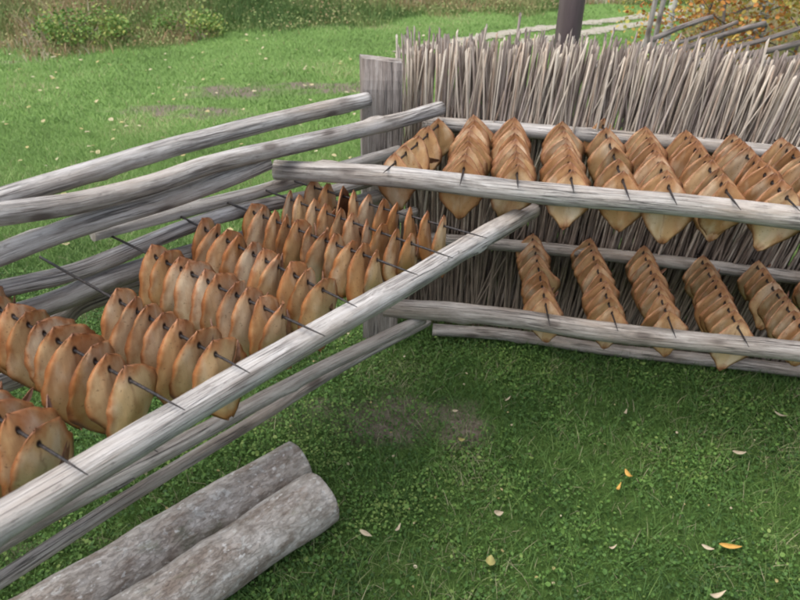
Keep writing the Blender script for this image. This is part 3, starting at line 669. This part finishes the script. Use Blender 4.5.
shrub(85, 44, .55, .34, 2300, M_BUSH, 'low bright green leafy shrub at the edge of the weeds, upper left', .042)
shrub(190, 36, .45, .25, 1300, M_BUSH, 'small green clump at the lawn edge right of the bigger leafy shrub', .04)

# ------------------------------------------------------------------ round dark post behind the stick fence
P = atp(567, 40, Vector((-1, 3.25, 0)), Vector((1, 3.25, 0)))
def dark_post():
    t = NT('dark_smooth_post', .45, .4); g = t.n('TexCoord').outputs['Object']; n = t.noise(t.vec(g, (8, 8, 1.2)), 2, 5, .6)
    t.col(t.ramp(n, [(.3, (.075, .055, .055)), (.6, (.13, .10, .10)), (.8, (.17, .14, .14))])); t.bump(n, .15, .004)
    V = []; seg = 28; hs = [-.1, 0, .4, 1.2, 2.0, 2.6, 2.615]
    for j, z in enumerate(hs):
        r = .056 if j < 6 else .05
        for k in range(seg): V.append((r*math.cos(k*6.28318/seg), r*math.sin(k*6.28318/seg), z))
    F = [(j*seg+k, j*seg+(k+1) % seg, (j+1)*seg+(k+1) % seg, (j+1)*seg+k) for j in range(len(hs)-1) for k in range(seg)]+[tuple(range((len(hs)-1)*seg, len(hs)*seg))]
    me = bpy.data.meshes.new('post'); me.from_pydata(V, [], F)
    for p in me.polygons[:-1]: p.use_smooth = True
    o = link('round_post', me, t.m, loc=(P.x, 3.25, 0)); tag(o, 'dark brown round upright post standing behind the stick fence', 'post')
dark_post()

# ------------------------------------------------------------------ slanted pole fence, birches and autumn saplings at upper right
YF = 4.6
def far(px, py, y): return atp(px, py, Vector((-1, y, 0)), Vector((1, y, 0)))
e = empty('slanted_pole_fence', (far(700, 40, YF).x, YF, 0), 'grey fence of slanting poles among autumn leaves, upper right', 'fence')
for i, (a, b) in enumerate([((656, 39), (712, 17)), ((666, 45), (738, 21)), ((690, 48), (766, 24)), ((716, 51), (830, 20)), ((752, 54), (840, 34)), ((785, 58), (850, 44))]):
    pa, pb = far(*a, YF-.05), far(*b, YF-.05+.02*i); d = (pb-pa).normalized(); tube('pole', [pa-d*.55, pa.lerp(pb, .5)+Vector((0, 0, .008*(-1)**i)), pb], (.021, .017, .023, .019, .024, .02)[i], 10, .06, 3, .12, .3, 130+i, sag_jit=.02, mat=M_POST, parent=e, cutmat=M_CUT)
for i, px in enumerate((655, 664)):
    p = far(px, 20, YF+(.04 if i == 1 else -.11)); tube('post', [(p.x, p.y, -.1), (p.x-.03, p.y, .8), (p.x-.01, p.y, 1.5)], .02, 10, .1, 2, .08, .25, 150+i, sag_jit=.015, mat=M_POLE, parent=e, cutmat=M_CUT)
def birch_mat():
    t = NT('birch_bark', .7, .25); g = t.grainvec(); n = t.noise(t.vec(g, (30, 7, 7)), 1., 5, .65)
    t.col(t.ramp(n, [(.33, (.05, .045, .04)), (.42, (.30, .28, .26)), (.52, (.62, .60, .57)), (.8, (.72, .71, .68))])); t.bump(n, .4, .004); return t.m
M_BIRCH = birch_mat()
def tree(px, y, r, label, mat, leafmat, h=4.2, n=2600, lean=.1, cat='tree', zmin=.5):
    c = far(px, 20, y); c.z = 0; e = empty('birch_tree' if mat is M_BIRCH else 'young_oak_tree', c, label, cat)
    tube('trunk', [c+Vector((0, 0, -.1)), c+Vector((lean*.3, 0, h*.35)), c+Vector((lean, .05, h*.7)), c+Vector((lean*1.2, .1, h))], r, 16, .08, 4, .07, .75, int(px), mat=mat, parent=e)
    tips = []
    for i in range(22):
        z = zmin+(h-zmin)*(i/21)**.9; a = i*2.4+random.uniform(-.4, .4); L = (.65*(1-abs(z/h-.45))+.15)*h*.32
        b = c+Vector((lean*z/h, 0, z)); en = b+Vector((math.cos(a)*L, math.sin(a)*L, L*.45)); mid = b.lerp(en, .5)+Vector((0, 0, -.05*L))
        tube('branch', [b, mid, en], max(.006, r*.28*(1-z/h*.6)), 6, .12, 0, .05, .7, 700+i, mat=mat, parent=e)
        for k in range(5): tips.append(b.lerp(en, random.uniform(.45, 1.1))-c+Vector((random.gauss(0, .08), random.gauss(0, .08), random.gauss(0, .06))))
    T = np.array([t_[:] for t_ in tips]); idx = rng.integers(0, len(T), n); P = T[idx]+rng.normal(0, .09, (n, 3)); tone = .5+(rng.random(len(T))[idx]-.5)*1.0+rng.normal(0, .12, n)
    o = leaflets('crown', P[:, 0], P[:, 1], P[:, 2], rng.uniform(.022, .042, n), tone, leafmat, None, tilt=1.0); o.parent = e
tree(758, 5.6, .05, 'pale birch behind the slanted poles near the right edge', M_BIRCH, M_YELLOW, 4.4, 4200, .25)
tree(668, 6.8, .045, 'slim pale birch standing behind the left end of the slanted poles', M_BIRCH, M_AUTUMN, 4.2, 2600, .12, zmin=1.3)
tree(700, 5.4, .018, 'young oak with orange leaves behind the slanted poles, nearest the track', M_POST, M_AUTUMN, 1.9, 2600, .1, zmin=.55)
tree(735, 5.0, .018, 'young oak with orange leaves in the middle of the slanted poles', M_POST, M_AUTUMN, 1.8, 2600, -.1, zmin=.45)
tree(800, 5.2, .018, 'yellow-green sapling behind the slanted poles at the right edge', M_POST, M_YELLOW, 1.9, 2300, .1, zmin=.4)
n = 15000; y = rng.uniform(5.6, 11, n); x = y*.36+.35+rng.random(n)*(.4*y+1); pt = fbm(x*2, y*2, 77)
blades('tall_weeds', x, y, rng.uniform(.35, 1.0, n)*(.5+.8*pt), rng.uniform(.006, .016, n), .45+.9*(pt-.4)+rng.normal(0, .16, n), M_WEED, 'rank brown grass behind the slanted poles at upper right', .6, 3, 'weeds')
# leaf litter and brown bracken under them
n = 9000; x = rng.uniform(2.0, 6.5, n); y = rng.uniform(4.7, 10, n); k = (x > 2.05+.33*(y-4.7)); x, y = x[k], y[k]
leaflets('undergrowth', x, y, rng.random(len(x))*.55*fbm(x*2, y*2, 70), rng.uniform(.04, .08, len(x)), rng.uniform(.2, 1.0, len(x)), M_WEED, 'brown undergrowth beneath the saplings at upper right', 'undergrowth', .9)

# ------------------------------------------------------------------ fallen leaves
def leaf_mesh(i, L, w, curl):
    rs = random.Random(i); n = 8; V = []; F = []
    for j in range(n+1):
        u = j/n; hw = w*math.sin(3.14159*u**.8)**.8 if 0 < j < n else .0006; z = .004+curl*(u-.5)**2*L*3
        for s in (-1, 0, 1): V.append((L*(u-.5), s*hw, z+abs(s)*hw*.35))
        for s in (1, 0, -1): V.append((L*(u-.5), s*hw, z+abs(s)*hw*.35-.0007))
    F = [(j*6+k, (j+1)*6+k, (j+1)*6+(k+1) % 6, j*6+(k+1) % 6) for j in range(n) for k in range(6)]
    me = bpy.data.meshes.new('leaf'); me.from_pydata(V, [], F)
    for p in me.polygons: p.use_smooth = True
    return me
LV = [(738, 454, .052, .009, M_FP, 5, 'large pale willow leaf on the grass near the right edge'),
      (780, 416, .045, .006, M_FP, -40, 'narrow pale leaf lying closest under the stick fence at right'),
      (730, 548, .062, .010, M_FO, -12, 'bright orange willow leaf lying at lower right'),
      (707, 549, .035, .007, M_FP, -25, 'small pale leaf just left of the bright orange leaf'),
      (716, 597, .05, .007, M_FP, 15, 'pale leaf at the bottom edge, lower right'),
      (628, 476, .036, .008, M_FO, -65, 'small orange leaf beside a thin tan one, mid grass'),
      (618, 489, .036, .005, M_FO, 55, 'thin tan leaf just below the small orange leaf'),
      (498, 515, .030, .012, M_FP, 10, 'round beige leaf alone in the middle of the near grass'),
      (490, 562, .034, .014, M_FY, 80, 'greenish yellow broad leaf near the bottom edge'),
      (366, 535, .045, .008, M_FP, -35, 'pale tan leaf right of the two logs'),
      (398, 530, .036, .005, M_FP, 65, 'slim pale leaf right of the tan one by the logs'),
      (461, 441, .024, .009, M_FY, 0, 'small yellow leaf on the bare soil patch'),
      (625, 414, .030, .005, M_FP, 60, 'slim pale leaf in the grass below the lower rack'),
      (508, 400, .038, .004, M_FP, 50, 'thin whitish leaf beside the bare soil patch'),
      (612, 549, .028, .004, M_FP, 20, 'faint thin leaf low in the grass left of the orange leaf'),
      (455, 412, .022, .008, M_FP, 20, 'tiny tan leaf at the upper edge of the bare soil')]
for i, (px, py, L, w, mt, a, lab) in enumerate(LV):
    p = atz(px, py, .03); o = link('fallen_leaf', leaf_mesh(i, L, w, random.uniform(.15, .5)), mt, loc=p); o.rotation_euler = (R(random.uniform(-8, 8)), R(random.uniform(-8, 8)), R(a)); tag(o, lab, 'leaf', 'fallen leaves on the near grass')
n = 420; y = 3+7*rng.random(n)**.8; x = rng.uniform(-1, 1, n)*(.66*y+.8); leaflets('leaf_litter', x, y, gz(x, y)+.03, rng.uniform(.03, .055, n), rng.uniform(.55, 1, n), leafy('litter_leaf', [(0, (.4, .3, .15)), (.6, (.55, .45, .2)), (1, (.66, .58, .42))]), 'small yellow fallen leaves strewn over the lawn', 'leaves', .25)
n = 260; x, y = scatter(n, -1.6, 2.6, .6, 2.6); leaflets('leaf_scraps', x, y, gz(x, y)+.02, rng.uniform(.006, .014, n), rng.uniform(.4, 1, n), bpy.data.materials['litter_leaf'], 'tiny dry leaf scraps on the near grass', 'leaves', .4)
